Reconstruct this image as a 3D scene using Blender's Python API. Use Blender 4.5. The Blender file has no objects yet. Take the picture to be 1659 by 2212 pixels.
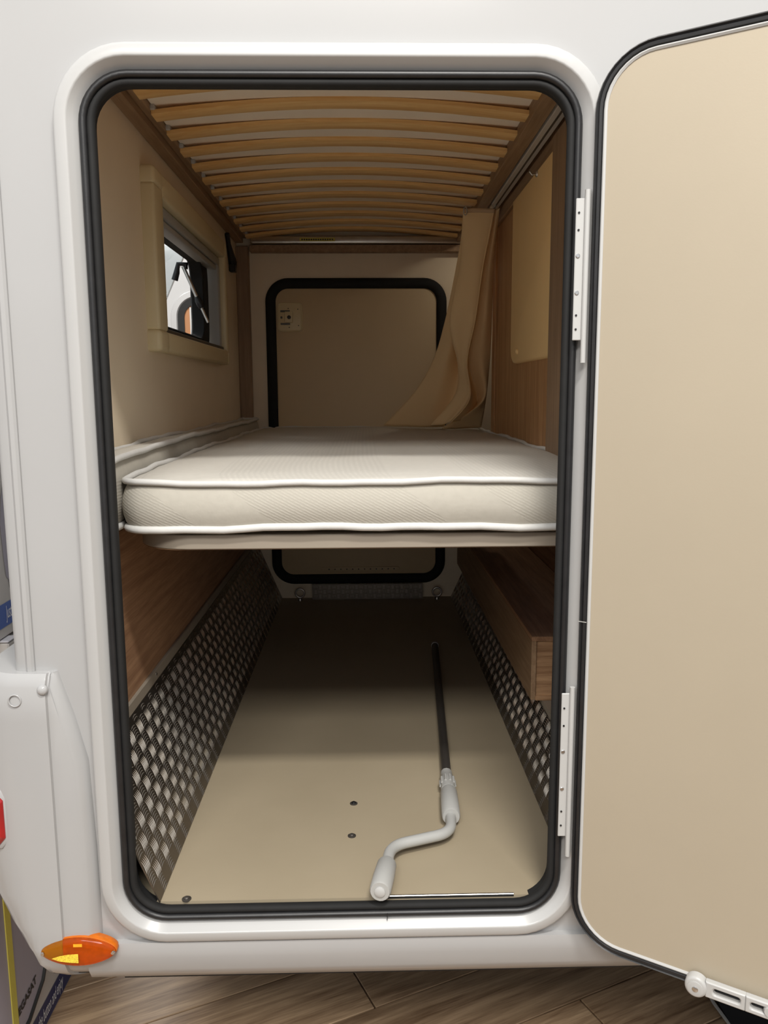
import bpy, bmesh, math, random
from mathutils import Vector, Matrix
random.seed(7)
S = bpy.context.scene
COL = S.collection
R = math.radians

# ------------------------------------------------------------------ camera
CAM_LOC = Vector((0.0, -1.40, 0.90)); PITCH, YAW, ROLL, FPX = 8.53, 1.3, -0.30, 1720.0
p, y, r = R(PITCH), R(YAW), R(ROLL)
fw = Vector((math.sin(y)*math.cos(p), math.cos(y)*math.cos(p), -math.sin(p)))
rt = Vector((math.cos(y), -math.sin(y), 0)); up = rt.cross(fw)
rt2 = rt*math.cos(r) + up*math.sin(r); up2 = -rt*math.sin(r) + up*math.cos(r)
cd = bpy.data.cameras.new('camera'); cam = bpy.data.objects.new('camera', cd); COL.objects.link(cam)
cam.matrix_world = Matrix(((rt2.x, up2.x, -fw.x, CAM_LOC.x), (rt2.y, up2.y, -fw.y, CAM_LOC.y), (rt2.z, up2.z, -fw.z, CAM_LOC.z), (0, 0, 0, 1)))
cd.sensor_fit = 'HORIZONTAL'; cd.sensor_width = 36.0; cd.lens = FPX*36.0/1659.0; cd.clip_start = 0.05
S.camera = cam
# ------------------------------------------------------------------ light
W = bpy.data.worlds.new('hall'); S.world = W; W.use_nodes = True
W.node_tree.nodes['Background'].inputs[0].default_value = (0.95, 0.97, 1.0, 1)
W.node_tree.nodes['Background'].inputs[1].default_value = 0.80
def area(name, loc, target, sx, sy, power, col=(1, 0.96, 0.9)):
    l = bpy.data.lights.new(name, 'AREA'); l.shape = 'RECTANGLE'; l.size = sx; l.size_y = sy; l.energy = power; l.color = col
    o = bpy.data.objects.new(name, l); COL.objects.link(o); o.location = loc
    o.rotation_euler = (Vector(target)-Vector(loc)).to_track_quat('-Z', 'Y').to_euler()
    return o
area('ceiling_lamp_front', (0.50, -1.88, 3.40), (0.46, -1.0, 0), 0.8, 0.24, 88)
area('ceiling_lamp_hall', (-0.4, -4.2, 4.0), (-0.2, -1.2, 0), 2.6, 0.9, 170)
area('ceiling_lamp_rear', (-1.9, 3.0, 3.3), (-1.9, 3.2, 0), 1.2, 0.4, 110)
S.view_settings.view_transform = 'Standard'; S.view_settings.look = 'None'
S.view_settings.exposure = 0.15
S.cycles.diffuse_bounces = 8; S.cycles.max_bounces = 14; S.view_settings.gamma = 1.0; S.view_settings.use_curve_mapping = False

# ------------------------------------------------------------------ materials
def lin(c):
    return tuple(((v/255)/12.92 if v/255 <= 0.04045 else ((v/255+0.055)/1.055)**2.4) for v in c)
def base_mat(name, col, rough=0.5, metal=0.0, coat=0.0, spec=0.5):
    m = bpy.data.materials.new(name); m.use_nodes = True
    b = m.node_tree.nodes['Principled BSDF']
    b.inputs['Base Color'].default_value = (*col, 1); b.inputs['Roughness'].default_value = rough
    b.inputs['Metallic'].default_value = metal; b.inputs['Coat Weight'].default_value = coat
    b.inputs['Coat Roughness'].default_value = 0.05; b.inputs['Specular IOR Level'].default_value = spec
    return m, m.node_tree, b
def N(t, typ, **kw):
    n = t.nodes.new(typ)
    for k, v in kw.items():
        if k in n.inputs: n.inputs[k].default_value = v
        else: setattr(n, k, v)
    return n
def coords(t, scale=(1, 1, 1), rot=(0, 0, 0), kind='Object'):
    tc = N(t, 'ShaderNodeTexCoord'); mp = N(t, 'ShaderNodeMapping')
    mp.inputs['Scale'].default_value = scale; mp.inputs['Rotation'].default_value = rot
    t.links.new(tc.outputs[kind], mp.inputs['Vector']); return mp.outputs['Vector']
def bump(t, b, h, strength, dist=0.002):
    n = N(t, 'ShaderNodeBump', Strength=strength, Distance=dist)
    t.links.new(h, n.inputs['Height']); t.links.new(n.outputs['Normal'], b.inputs['Normal'])
def plain(name, col, rough=0.5, metal=0.0, coat=0.0, var=0.04, nscale=6.0, bstr=0.0, bscale=120.0, spec=0.5):
    m, t, b = base_mat(name, col, rough, metal, coat, spec)
    v = coords(t); nz = N(t, 'ShaderNodeTexNoise', Scale=nscale, Detail=4.0)
    t.links.new(v, nz.inputs['Vector'])
    rp = N(t, 'ShaderNodeValToRGB'); e = rp.color_ramp.elements
    e[0].position = 0.3; e[1].position = 0.7
    e[0].color = (*[c*(1-var) for c in col], 1); e[1].color = (*[min(1, c*(1+var)) for c in col], 1)
    t.links.new(nz.outputs['Fac'], rp.inputs['Fac']); t.links.new(rp.outputs['Color'], b.inputs['Base Color'])
    if bstr:
        n2 = N(t, 'ShaderNodeTexNoise', Scale=bscale, Detail=3.0); t.links.new(v, n2.inputs['Vector'])
        bump(t, b, n2.outputs['Fac'], bstr, 0.001)
    return m
def wood(name, c1, c2, scale=(30, 2, 30), rough=0.5, bstr=0.15, rnd=False):
    m, t, b = base_mat(name, c1, rough)
    v = coords(t, scale)
    if rnd:
        oi = N(t, 'ShaderNodeObjectInfo'); ad = N(t, 'ShaderNodeVectorMath', operation='ADD')
        mu = N(t, 'ShaderNodeMath', operation='MULTIPLY'); mu.inputs[1].default_value = 57.0
        t.links.new(oi.outputs['Random'], mu.inputs[0]); t.links.new(v, ad.inputs[0]); t.links.new(mu.outputs[0], ad.inputs[1]); v = ad.outputs[0]
    nz = N(t, 'ShaderNodeTexNoise', Scale=1.0, Detail=8.0, Roughness=0.62, Distortion=0.4); t.links.new(v, nz.inputs['Vector'])
    nf = N(t, 'ShaderNodeTexNoise', Scale=5.0, Detail=3.0); t.links.new(v, nf.inputs['Vector'])
    mx = N(t, 'ShaderNodeMath', operation='ADD'); sc = N(t, 'ShaderNodeMath', operation='MULTIPLY'); sc.inputs[1].default_value = 0.35
    t.links.new(nf.outputs['Fac'], sc.inputs[0]); t.links.new(nz.outputs['Fac'], mx.inputs[0]); t.links.new(sc.outputs[0], mx.inputs[1])
    rp = N(t, 'ShaderNodeValToRGB'); e = rp.color_ramp.elements
    e[0].position = 0.5; e[1].position = 0.86; e[0].color = (*c1, 1); e[1].color = (*c2, 1)
    t.links.new(mx.outputs[0], rp.inputs['Fac'])
    out = rp.outputs['Color']
    if rnd:
        hs = N(t, 'ShaderNodeHueSaturation'); mr = N(t, 'ShaderNodeMapRange'); mr.inputs['To Min'].default_value = 0.75; mr.inputs['To Max'].default_value = 1.2
        t.links.new(oi.outputs['Random'], mr.inputs['Value']); t.links.new(mr.outputs[0], hs.inputs['Value']); t.links.new(out, hs.inputs['Color']); out = hs.outputs['Color']
    t.links.new(out, b.inputs['Base Color'])
    bump(t, b, mx.outputs[0], bstr, 0.001)
    return m
M = {}
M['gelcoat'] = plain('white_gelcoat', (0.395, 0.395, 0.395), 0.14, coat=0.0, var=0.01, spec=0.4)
M['white_plastic'] = plain('white_plastic', (0.46, 0.46, 0.45), 0.35, var=0.01)
M['frame_white'] = plain('frame_white_paint', (0.44, 0.44, 0.435), 0.3, coat=0.12, var=0.01)
M['rubber'] = plain('black_rubber', (0.012, 0.012, 0.013), 0.42, var=0.2, nscale=40, bstr=0.1, bscale=500)
M['rubber_matt'] = plain('black_matt_rubber', (0.006, 0.006, 0.006), 0.8, var=0.2, nscale=40)
M['cream'] = plain('cream_laminate', (0.84, 0.73, 0.56), 0.45, var=0.02, bstr=0.05, bscale=300)
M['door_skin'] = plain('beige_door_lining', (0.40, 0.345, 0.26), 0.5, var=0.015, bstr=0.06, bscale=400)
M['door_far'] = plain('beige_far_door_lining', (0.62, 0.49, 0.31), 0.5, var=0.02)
M['cream_plastic'] = plain('cream_plastic', (0.70, 0.60, 0.38), 0.4, var=0.015)
M['oak_y'] = wood('oak_laminate_along_depth', lin((138, 102, 76)), lin((176, 138, 106)), (60, 3, 60))
M['oak_z'] = wood('oak_laminate_upright', lin((160, 116, 76)), lin((204, 162, 116)), (110, 110, 2.6))
M['oak_x'] = wood('oak_laminate_crosswise', lin((140, 104, 74)), lin((196, 158, 120)), (4, 60, 70))
M['grey_oak_z'] = wood('grey_oak_post', lin((132, 108, 86)), lin((158, 132, 106)), (60, 60, 3))
M['grey_oak_y'] = wood('grey_oak_rail', lin((136, 108, 82)), lin((164, 136, 106)), (60, 3, 60))
M['birch'] = wood('birch_slat', lin((228, 180, 112)), lin((250, 214, 152)), (3, 50, 50), rough=0.4, bstr=0.05)
M['birch_edge'] = plain('birch_ply_edge', lin((224, 186, 128)), 0.6, var=0.12, nscale=60)
M['ticking'] = plain('pale_bed_base_cover', (0.93, 0.85, 0.73), 0.8, var=0.03)
M['alu'] = plain('brushed_aluminium', (0.62, 0.60, 0.57), 0.32, metal=1.0, var=0.05, nscale=30)
M['tread'] = plain('tread_plate_aluminium', (0.20, 0.175, 0.15), 0.34, metal=0.92, var=0.06, nscale=14)
M['tread_bar'] = plain('tread_plate_polished_bar', (0.72, 0.68, 0.62), 0.22, metal=0.82, var=0.05, nscale=30)
M['grey_plastic'] = plain('light_grey_plastic', (0.40, 0.40, 0.385), 0.42, var=0.02)
M['dark_steel'] = plain('dark_grey_steel', (0.10, 0.09, 0.08), 0.42, metal=0.6, var=0.1)
M['chrome'] = plain('zinc_screw', (0.6, 0.6, 0.6), 0.25, metal=1.0, var=0.1)
M['black_plastic'] = plain('black_plastic', (0.008, 0.008, 0.009), 0.4, var=0.2)
M['board_edge'] = plain('grey_board_edge', (0.29, 0.25, 0.20), 0.55, var=0.03)
M['piping'] = plain('white_piping', (0.60, 0.595, 0.575), 0.75, var=0.03, nscale=60, bstr=0.2, bscale=400)
M['curtain'] = None
M['pad'] = plain('beige_padded_leather', lin((248, 214, 154)), 0.55, var=0.02, bstr=0.08, bscale=250)
M['card'] = plain('white_printed_card', (0.52, 0.50, 0.48), 0.45, var=0.02)
M['card_top'] = plain('white_card_flap', (0.50, 0.50, 0.54), 0.5, var=0.02)
M['print_black'] = plain('black_print', (0.02, 0.02, 0.02), 0.5)
M['print_grey'] = plain('grey_print', (0.35, 0.34, 0.33), 0.5)
M['print_white'] = plain('white_print', (0.8, 0.82, 0.85), 0.5)
M['band_blue'] = plain('blue_print_band', (0.06, 0.12, 0.38), 0.45)
M['band_navy'] = plain('navy_print_band', (0.012, 0.022, 0.10), 0.45)
M['product_grey'] = plain('lilac_grey_print', (0.36, 0.34, 0.40), 0.5, var=0.05, nscale=2)
M['product_dark'] = plain('dark_print', (0.10, 0.09, 0.08), 0.5)
M['yellow'] = plain('yellow_strap', (0.62, 0.55, 0.10), 0.5, var=0.05)
M['plank'] = wood('hall_plank', lin((118, 92, 68)), lin((186, 158, 126)), (2.5, 40, 40), rough=0.35, bstr=0.08, rnd=True)
M['plank_base'] = wood('hall_floor_base', lin((60, 44, 30)), lin((100, 76, 54)), (2.5, 40, 40), rough=0.6)
M['brown_print'] = plain('brown_curtain', lin((160, 112, 74)), 0.7)
M['dark_mat'] = plain('black_base', (0.010, 0.010, 0.012), 0.5)
# garage floor: beige vinyl with a fine honeycomb emboss
m, t, b = base_mat('beige_embossed_vinyl', (0.58, 0.46, 0.30), 0.5); M['vinyl'] = m
v = coords(t); nz = N(t, 'ShaderNodeTexNoise', Scale=3.0, Detail=5.0); t.links.new(v, nz.inputs['Vector'])
rp = N(t, 'ShaderNodeValToRGB'); rp.color_ramp.elements[0].position = 0.3; rp.color_ramp.elements[1].position = 0.7
rp.color_ramp.elements[0].color = (0.33, 0.275, 0.19, 1); rp.color_ramp.elements[1].color = (0.37, 0.31, 0.218, 1)
t.links.new(nz.outputs['Fac'], rp.inputs['Fac']); t.links.new(rp.outputs['Color'], b.inputs['Base Color'])
vo = N(t, 'ShaderNodeTexVoronoi', Scale=62.0); vo.inputs['Randomness'].default_value = 0.25; t.links.new(v, vo.inputs['Vector'])
bump(t, b, vo.outputs['Distance'], 0.12, 0.001)
# mattress knit: fine diagonal ribs, with broad bands of a different weave
def knit(name, col, strength):
    m, t, b = base_mat(name, col, 0.85, spec=0.2)
    v = coords(t, (1, 1, 1), (0, R(-28), 0))
    w1 = N(t, 'ShaderNodeTexWave', Scale=62.0, Distortion=0.6, Detail=1.0); w1.bands_direction = 'Z'; t.links.new(v, w1.inputs['Vector'])
    vo = N(t, 'ShaderNodeTexVoronoi', Scale=190.0); t.links.new(v, vo.inputs['Vector'])
    v2 = coords(t, (1, 1, 1), (0, R(52), 0))
    w2 = N(t, 'ShaderNodeTexWave', Scale=1.1, Distortion=0.0); w2.bands_direction = 'X'; t.links.new(v2, w2.inputs['Vector'])
    st = N(t, 'ShaderNodeMath', operation='GREATER_THAN'); st.inputs[1].default_value = 0.78; t.links.new(w2.outputs['Fac'], st.inputs[0])
    nb = N(t, 'ShaderNodeTexNoise', Scale=70.0, Detail=2.0); t.links.new(v2, nb.inputs['Vector'])
    md = N(t, 'ShaderNodeMath', operation='MULTIPLY'); t.links.new(w1.outputs['Fac'], md.inputs[0]); t.links.new(vo.outputs['Distance'], md.inputs[1])
    mx = N(t, 'ShaderNodeMix'); t.links.new(st.outputs[0], mx.inputs[0]); t.links.new(md.outputs[0], mx.inputs[2]); t.links.new(nb.outputs['Fac'], mx.inputs[3])
    bump(t, b, mx.outputs[0], strength, 0.004)
    rp = N(t, 'ShaderNodeValToRGB'); rp.color_ramp.elements[0].color = (*[c*0.94 for c in col], 1); rp.color_ramp.elements[1].color = (*[min(1, c*1.05) for c in col], 1)
    t.links.new(mx.outputs[0], rp.inputs['Fac']); t.links.new(rp.outputs['Color'], b.inputs['Base Color'])
    return m
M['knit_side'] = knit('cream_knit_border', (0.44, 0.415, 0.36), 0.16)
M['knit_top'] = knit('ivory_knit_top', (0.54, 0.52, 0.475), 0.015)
# curtain weave
m, t, b = base_mat('beige_curtain_weave', lin((238, 208, 160)), 0.85, spec=0.2); M['curtain'] = m
v = coords(t); w1 = N(t, 'ShaderNodeTexWave', Scale=160.0, Distortion=1.0); w1.bands_direction = 'Z'; t.links.new(v, w1.inputs['Vector'])
bump(t, b, w1.outputs['Fac'], 0.15, 0.001)
# clear and coloured plastics
def glassy(name, col, rough=0.05, ior=1.45, trans=1.0):
    m, t, b = base_mat(name, col, rough); b.inputs['Transmission Weight'].default_value = trans; b.inputs['IOR'].default_value = ior
    nz = N(t, 'ShaderNodeTexNoise', Scale=3.0); t.links.new(coords(t), nz.inputs['Vector'])
    mr = N(t, 'ShaderNodeMapRange'); mr.inputs['To Min'].default_value = rough; mr.inputs['To Max'].default_value = rough+0.03
    t.links.new(nz.outputs['Fac'], mr.inputs['Value']); t.links.new(mr.outputs[0], b.inputs['Roughness']); return m
M['acrylic'] = glassy('tinted_acrylic', (0.72, 0.78, 0.80), 0.02, 1.12)
M['amber'] = glassy('amber_lens', (1.0, 0.34, 0.015), 0.04, 1.3, 0.92)
M['amber_in'] = plain('amber_reflector', (1.0, 0.42, 0.02), 0.35, var=0.1, nscale=300)
M['amber_hi'] = plain('yellow_prism_reflector', (1.0, 0.62, 0.06), 0.3, var=0.35, nscale=500, bstr=0.6, bscale=700)
M['red'] = plain('red_lens', (0.34, 0.006, 0.01), 0.15, coat=0.6, var=0.15, nscale=30)

# ------------------------------------------------------------------ mesh helpers
ORG = {}
class MB:
    def __init__(s): s.v = []; s.f = []
    def add(s, vs, fs):
        o = len(s.v); s.v += [tuple(q) for q in vs]; s.f += [tuple(i+o for i in f) for f in fs]; return s
    def box(s, x0, x1, y0, y1, z0, z1, bev=0.0, seg=2):
        bm = bmesh.new(); bmesh.ops.create_cube(bm, size=1)
        for q in bm.verts: q.co = Vector(((x0+x1)/2+q.co.x*(x1-x0), (y0+y1)/2+q.co.y*(y1-y0), (z0+z1)/2+q.co.z*(z1-z0)))
        if bev: bmesh.ops.bevel(bm, geom=bm.edges[:], offset=bev, segments=seg, affect='EDGES', profile=0.5)
        return s.bm(bm)
    def bm(s, bm, mat=None):
        bm.verts.index_update()
        s.add([(mat @ q.co) if mat else q.co for q in bm.verts], [[q.index for q in f.verts] for f in bm.faces]); bm.free(); return s
    def loft(s, rings, closed=True, cap0=False, cap1=False, ringclosed=False):
        n = len(rings[0]); vs = [q for rg in rings for q in rg]; fs = []
        m = len(rings)
        for i in range(m if ringclosed else m-1):
            i2 = (i+1) % m
            for j in range(n if closed else n-1):
                j2 = (j+1) % n; fs.append((i*n+j, i*n+j2, i2*n+j2, i2*n+j))
        if cap0: fs.append(tuple(range(n-1, -1, -1)))
        if cap1: fs.append(tuple((m-1)*n+j for j in range(n)))
        return s.add(vs, fs)
    def tube(s, path, rad, n=12, caps=True, closed=False):
        P = [Vector(q) for q in path]; rings = []; m = len(P); prev = None
        rads = rad if isinstance(rad, (list, tuple)) else [rad]*m
        for i in range(m):
            if closed: d = P[(i+1) % m]-P[i-1]
            else: d = P[min(i+1, m-1)]-P[max(i-1, 0)]
            d.normalize()
            if prev is None:
                a = Vector((0, 0, 1)) if abs(d.z) < 0.9 else Vector((1, 0, 0)); u = d.cross(a).normalized()
            else: u = (prev - d*prev.dot(d)).normalized()
            prev = u; w = d.cross(u)
            rings.append([P[i]+(u*math.cos(2*math.pi*k/n)+w*math.sin(2*math.pi*k/n))*rads[i] for k in range(n)])
        return s.loft(rings, True, caps and not closed, caps and not closed, closed)
    def prism(s, pts, vec):
        n = len(pts); v = Vector(vec); a = [Vector(q) for q in pts]
        return s.add(a+[q+v for q in a], [tuple(range(n-1, -1, -1)), tuple(range(n, 2*n))]+[(i, (i+1) % n, n+(i+1) % n, n+i) for i in range(n)])
    def build(s, name, mat, parent=None, smooth=35, bevel=0, recalc=True):
        if parent is None:
            xs = [q[0] for q in s.v]; ys = [q[1] for q in s.v]; zs = [q[2] for q in s.v]
            loc = Vector(((min(xs)+max(xs))/2, (min(ys)+max(ys))/2, min(zs))); rel = loc
        else: rel = ORG[parent.name]; loc = Vector((0, 0, 0))
        me = bpy.data.meshes.new(name)
        me.from_pydata([tuple(Vector(q)-rel) for q in s.v], [], s.f)
        if recalc:
            bm = bmesh.new(); bm.from_mesh(me); bmesh.ops.recalc_face_normals(bm, faces=bm.faces[:]); bm.to_mesh(me); bm.free()
        me.materials.append(M[mat] if isinstance(mat, str) else mat)
        if smooth:
            for q in me.polygons: q.use_smooth = True
            me.set_sharp_from_angle(angle=R(smooth))
        o = bpy.data.objects.new(name, me); COL.objects.link(o); o.location = loc
        if parent is not None: o.parent = parent
        ORG[o.name] = rel
        if bevel:
            bv = o.modifiers.new('bevel', 'BEVEL'); bv.width = bevel; bv.segments = 2; bv.limit_method = 'ANGLE'
        return o
def tag(o, label=None, cat=None, group=None, kind=None):
    if label: o['label'] = label
    if cat: o['category'] = cat
    if group: o['group'] = group
    if kind: o['kind'] = kind
    return o
def empty(name, loc):
    o = bpy.data.objects.new(name, None); COL.objects.link(o); o.location = loc; o.empty_display_size = 0.05
    ORG[o.name] = Vector(loc); return o
def thing(name, loc, label, cat, group=None, kind=None): return tag(empty(name, loc), label, cat, group, kind)
def copy_child(o, parent, dloc):
    c = o.copy(); COL.objects.link(c); c.parent = parent; c.location = o.location+Vector(dloc); ORG[c.name] = ORG[o.name]; return c
def rrect(a0, a1, b0, b1, rad, n=10):
    pts = []
    for cx, cy, s0 in ((a1-rad, b1-rad, 0), (a0+rad, b1-rad, 90), (a0+rad, b0+rad, 180), (a1-rad, b0+rad, 270)):
        for k in range(n+1):
            an = R(s0+90*k/n); pts.append((cx+rad*math.cos(an), cy+rad*math.sin(an)))
    return pts
def off(R0, d): a0, a1, b0, b1, rad = R0; return rrect(a0-d, a1+d, b0-d, b1+d, max(rad+d, 0.002))
def sweep(mb, rc, prof, f=lambda a, b, d: (a, d, b)):
    """closed profile of (offset, depth) pairs swept round a rounded rectangle"""
    rings = [[f(a, b, dp) for a, b in off(rc, d)] for d, dp in prof]
    return mb.loft(rings, True, False, False, True)
def plate(mb, rc, d0, d1, f=lambda a, b, d: (a, d, b), rnd=0.0):
    pr = [(0, d1), (0, d0)] if not rnd else [(0, d1), (0, d0+(rnd if d1 > d0 else -rnd)), (-rnd*0.3, d0+(rnd*0.3 if d1 > d0 else -rnd*0.3)), (-rnd, d0)]
    rings = [[f(a, b, dp) for a, b in off(rc, d)] for d, dp in pr]
    return mb.loft(rings, True, True, True)
def disc(mb, c, axis, rad, h, n=16, dome=0.0):
    c = Vector(c); ax = Vector(axis).normalized(); a = Vector((0, 0, 1)) if abs(ax.z) < 0.9 else Vector((1, 0, 0))
    u = ax.cross(a).normalized(); w = ax.cross(u)
    rg = lambda rr, hh: [c+ax*hh+(u*math.cos(2*math.pi*k/n)+w*math.sin(2*math.pi*k/n))*rr for k in range(n)]
    rs = [rg(rad, 0), rg(rad, h*0.7), rg(rad*0.8, h)]
    if dome: rs.append(rg(rad*0.4, h+dome))
    return mb.loft(rs, True, True, True)
def text(name, body, size, loc, ex, ey, mat, parent, shear=0.0, width=1.0, bold=0.0):
    cu = bpy.data.curves.new(name, 'FONT'); cu.body = body; cu.size = size; cu.shear = shear; cu.offset = bold; cu.resolution_u = 3
    o = bpy.data.objects.new(name, cu); COL.objects.link(o)
    bpy.context.view_layer.update(); dg = bpy.context.evaluated_depsgraph_get()
    me = bpy.data.meshes.new_from_object(o.evaluated_get(dg)); bpy.data.objects.remove(o)
    ex = Vector(ex).normalized(); ey = Vector(ey).normalized()
    mb = MB(); mb.add([Vector(loc)+ex*q.co.x*width+ey*q.co.y for q in me.vertices], [tuple(q.vertices) for q in me.polygons])
    return mb.build(name, mat, parent, smooth=0, recalc=False)

YW = -0.10            # plane of the vehicle's outer skin
D = 2.05              # far side wall, inner face
XL, XR = -0.53, 0.47  # bunk side walls
G = -0.565            # hall floor
GAS = (-0.433, 0.340, -0.023, 1.385, 0.078)   # door seal, outer outline

# ================================================================== hall floor
fl = tag(MB().box(-7, 7, -6, 12, G-0.05, G-0.004).build('floor', 'plank_base'), 'brown wood plank floor of the hall under the vehicle', 'floor', kind='structure')
pm = MB().box(-0.598, 0.598, -0.0935, 0.0935, -0.004, 0.004, 0.0015, 1)
pme = bpy.data.meshes.new('plank'); pme.from_pydata(pm.v, [], pm.f); pme.materials.append(M['plank'])
ang = R(24); ex, ey = Vector((math.cos(ang), math.sin(ang), 0)), Vector((-math.sin(ang), math.cos(ang), 0))
for rr in range(-10, 16):
    for cc in range(-4, 5):
        q = ex*(cc*1.2+(rr*0.37 % 1.2))+ey*(rr*0.19)
        if -2.6 < q.x < 2.4 and -1.5 < q.y < 2.6:
            o = bpy.data.objects.new('plank', pme); COL.objects.link(o); o.parent = fl
            o.location = Vector((q.x, q.y, G-0.002))-ORG['floor']; o.rotation_euler = (0, 0, ang)

# hall walls behind and beside the viewer
M['hall_wall'] = plain('pale_hall_wall', (0.80, 0.79, 0.77), 0.8, var=0.05, nscale=1.0)
tag(MB().box(-7, 7, -4.7, -4.6, G, 1.5).build('wall_hall', 'hall_wall'), 'pale hall wall opposite the vehicle', 'wall', kind='structure')
tag(MB().box(5.0, 5.1, -4.6, 9, G, 2.9).build('wall_hall', 'hall_wall'), 'pale hall wall beyond the front of the vehicle', 'wall', kind='structure')
tag(MB().box(-6.1, -6.0, -4.6, 9, G, 2.9).build('wall_hall', 'hall_wall'), 'pale hall wall beyond the rear of the vehicle', 'wall', kind='structure')

# ================================================================== vehicle outer skin
X0, X1, Z0, Z1 = -0.572, 1.75, -0.115, 2.3
side = thing('wall_front', (0.2, YW, Z0), 'white glossy motorhome side wall around the open garage hatch', 'wall', kind='structure')
FR = off(GAS, 0.036); n = len(FR)
def to_rect(a, b):
    cx, cz = (GAS[0]+GAS[1])/2, (GAS[2]+GAS[3])/2
    dx, dz = a-cx, b-cz; tt = []
    if dx > 1e-6: tt.append((X1-cx)/dx)
    if dx < -1e-6: tt.append((X0-cx)/dx)
    if dz > 1e-6: tt.append((Z1-cz)/dz)
    if dz < -1e-6: tt.append((Z0-cz)/dz)
    k = min(tt); return (cx+dx*k, cz+dz*k)
mb = MB()
outer = [to_rect(a, b) for a, b in FR]
mb.loft([[(a, YW+0.02, b) for a, b in FR], [(a, YW, b) for a, b in FR], [(a, YW, b) for a, b in outer], [(a, YW+0.02, b) for a, b in outer]], True)
for cx_, cz_ in ((X0, Z1), (X1, Z1), (X0, Z0), (X1, Z0)):   # square corners of the sheet
    i = min(range(n), key=lambda k: (outer[k][0]-cx_)**2+(outer[k][1]-cz_)**2)
    cand = sorted(range(n), key=lambda k: (outer[k][0]-cx_)**2+(outer[k][1]-cz_)**2)[:2]
    a, b_ = outer[cand[0]], outer[cand[1]]
    j = [k for k in ((i-1) % n, (i+1) % n) if (abs(outer[k][0]-cx_) < 1e-6) != (abs(outer[i][0]-cx_) < 1e-6)]
    if j: mb.add([(outer[i][0], YW, outer[i][1]), (outer[j[0]][0], YW, outer[j[0]][1]), (cx_, YW, cz_)], [(0, 1, 2)])
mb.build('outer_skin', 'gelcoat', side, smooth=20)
# raised white surround
mb = MB(); sweep(mb, GAS, [(-0.012, -0.085), (0.0, -0.100), (0.0125, -0.1180), (0.0138, -0.1194), (0.0158, -0.1200), (0.030, -0.1165), (0.0335, -0.1150), (0.0352, -0.1115), (0.036, -0.098), (0.02, -0.085)])
mb.build('hatch_surround', 'frame_white', side, smooth=50)
# rubber edge seal: flat lip plus soft bulb
mb = MB(); sweep(mb, GAS, [(0.0, -0.099), (-0.0015, -0.107), (-0.006, -0.1105), (-0.011, -0.109), (-0.0125, -0.104), (-0.0135, -0.09), (-0.006, -0.088)])
mb.build('edge_seal', 'rubber', side, smooth=60)
mb = MB(); sweep(mb, GAS, [(-0.0125+0.0065*math.cos(a)-0.0045, -0.097+0.0085*math.sin(a)) for a in [R(36*k) for k in range(10)]])
mb.build('seal_bulb', 'rubber_matt', side, smooth=60)
# joint in the rubber at the bottom
MB().box(0.031, 0.0318, -0.1112, -0.100, -0.026, -0.013).build('seal_joint', 'rubber_matt', side)
# wall thickness behind the seal (reveal of the opening)
mb = MB(); sweep(mb, GAS, [(-0.004, -0.088), (-0.017, -0.088), (-0.017, -0.070), (0.03, -0.070), (0.03, -0.082)])
mb.build('inner_reveal', 'rubber_matt', side, smooth=50)
# skirt below the surround
pr = [(-0.112, -0.06), (-0.1145, -0.075), (-0.1125, -0.088), (-0.108, -0.115), (-0.097, -0.136), (-0.075, -0.148), (-0.03, -0.152), (-0.03, -0.06)]
mb = MB(); mb.loft([[(xx, yy, zz) for yy, zz in pr] for xx in (-0.50, -0.2, 0.1, 0.5, 1.0, 1.75)], True, True, True)
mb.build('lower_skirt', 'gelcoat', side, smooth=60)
# vehicle underside and roof: close the body so light enters only by the hatch
mb = MB(); mb.box(-0.45, 2.0, YW+0.03, 2.12, -0.16, -0.135); mb.box(-0.58, 2.0, YW+0.02, 2.12, 2.2, 2.25); mb.box(1.0, 1.05, YW+0.03, 2.1, -0.13, 2.2)
mb.box(-0.575, 1.75, YW+0.02, YW+0.045, 1.42, 2.2); mb.box(-0.575, -0.475, YW+0.02, YW+0.045, -0.13, 1.44); mb.box(0.385, 1.75, YW+0.02, YW+0.045, -0.13, 1.44); mb.box(-0.575, 1.75, YW+0.02, YW+0.045, -0.14, -0.075)
mb.build('inner_shell', 'dark_mat', side)

# rear corner trim
ct = thing('trim_1', (-0.58, YW, 0.43), 'white vertical corner moulding at the left edge of the vehicle', 'moulding', kind='structure')
prf = [(-0.558, YW+0.004), (-0.5585, YW-0.004), (-0.562, YW-0.0075), (-0.5685, YW-0.008), (-0.572, YW-0.005), (-0.5735, YW-0.003), (-0.585, YW-0.002), (-0.592, YW+0.002), (-0.595, YW+0.010), (-0.595, YW+0.05), (-0.56, YW+0.05)]
MB().loft([[(a, b, z) for a, b in prf] for z in (0.425, 1.0, 1.6, 2.3)], True, True, True).build('moulding', 'gelcoat', ct, smooth=40)
# rear outer wall
mb = MB()
WY0, WY1, WZ0, WZ1 = 0.66, 1.56, 1.055, 1.43      # window cut-out
def holed(mb, x0, x1, y0, y1, z0, z1):
    mb.box(x0, x1, y0, WY0, z0, z1); mb.box(x0, x1, WY1, y1, z0, z1); mb.box(x0, x1, WY0, WY1, z0, WZ0); mb.box(x0, x1, WY0, WY1, WZ1, z1)
holed(mb, -0.585, -0.56, YW+0.045, 2.12, -0.13, 2.2)
tag(mb.build('wall_rear', 'gelcoat'), 'white outer rear wall of the vehicle behind the corner moulding', 'wall', kind='structure')

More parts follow.
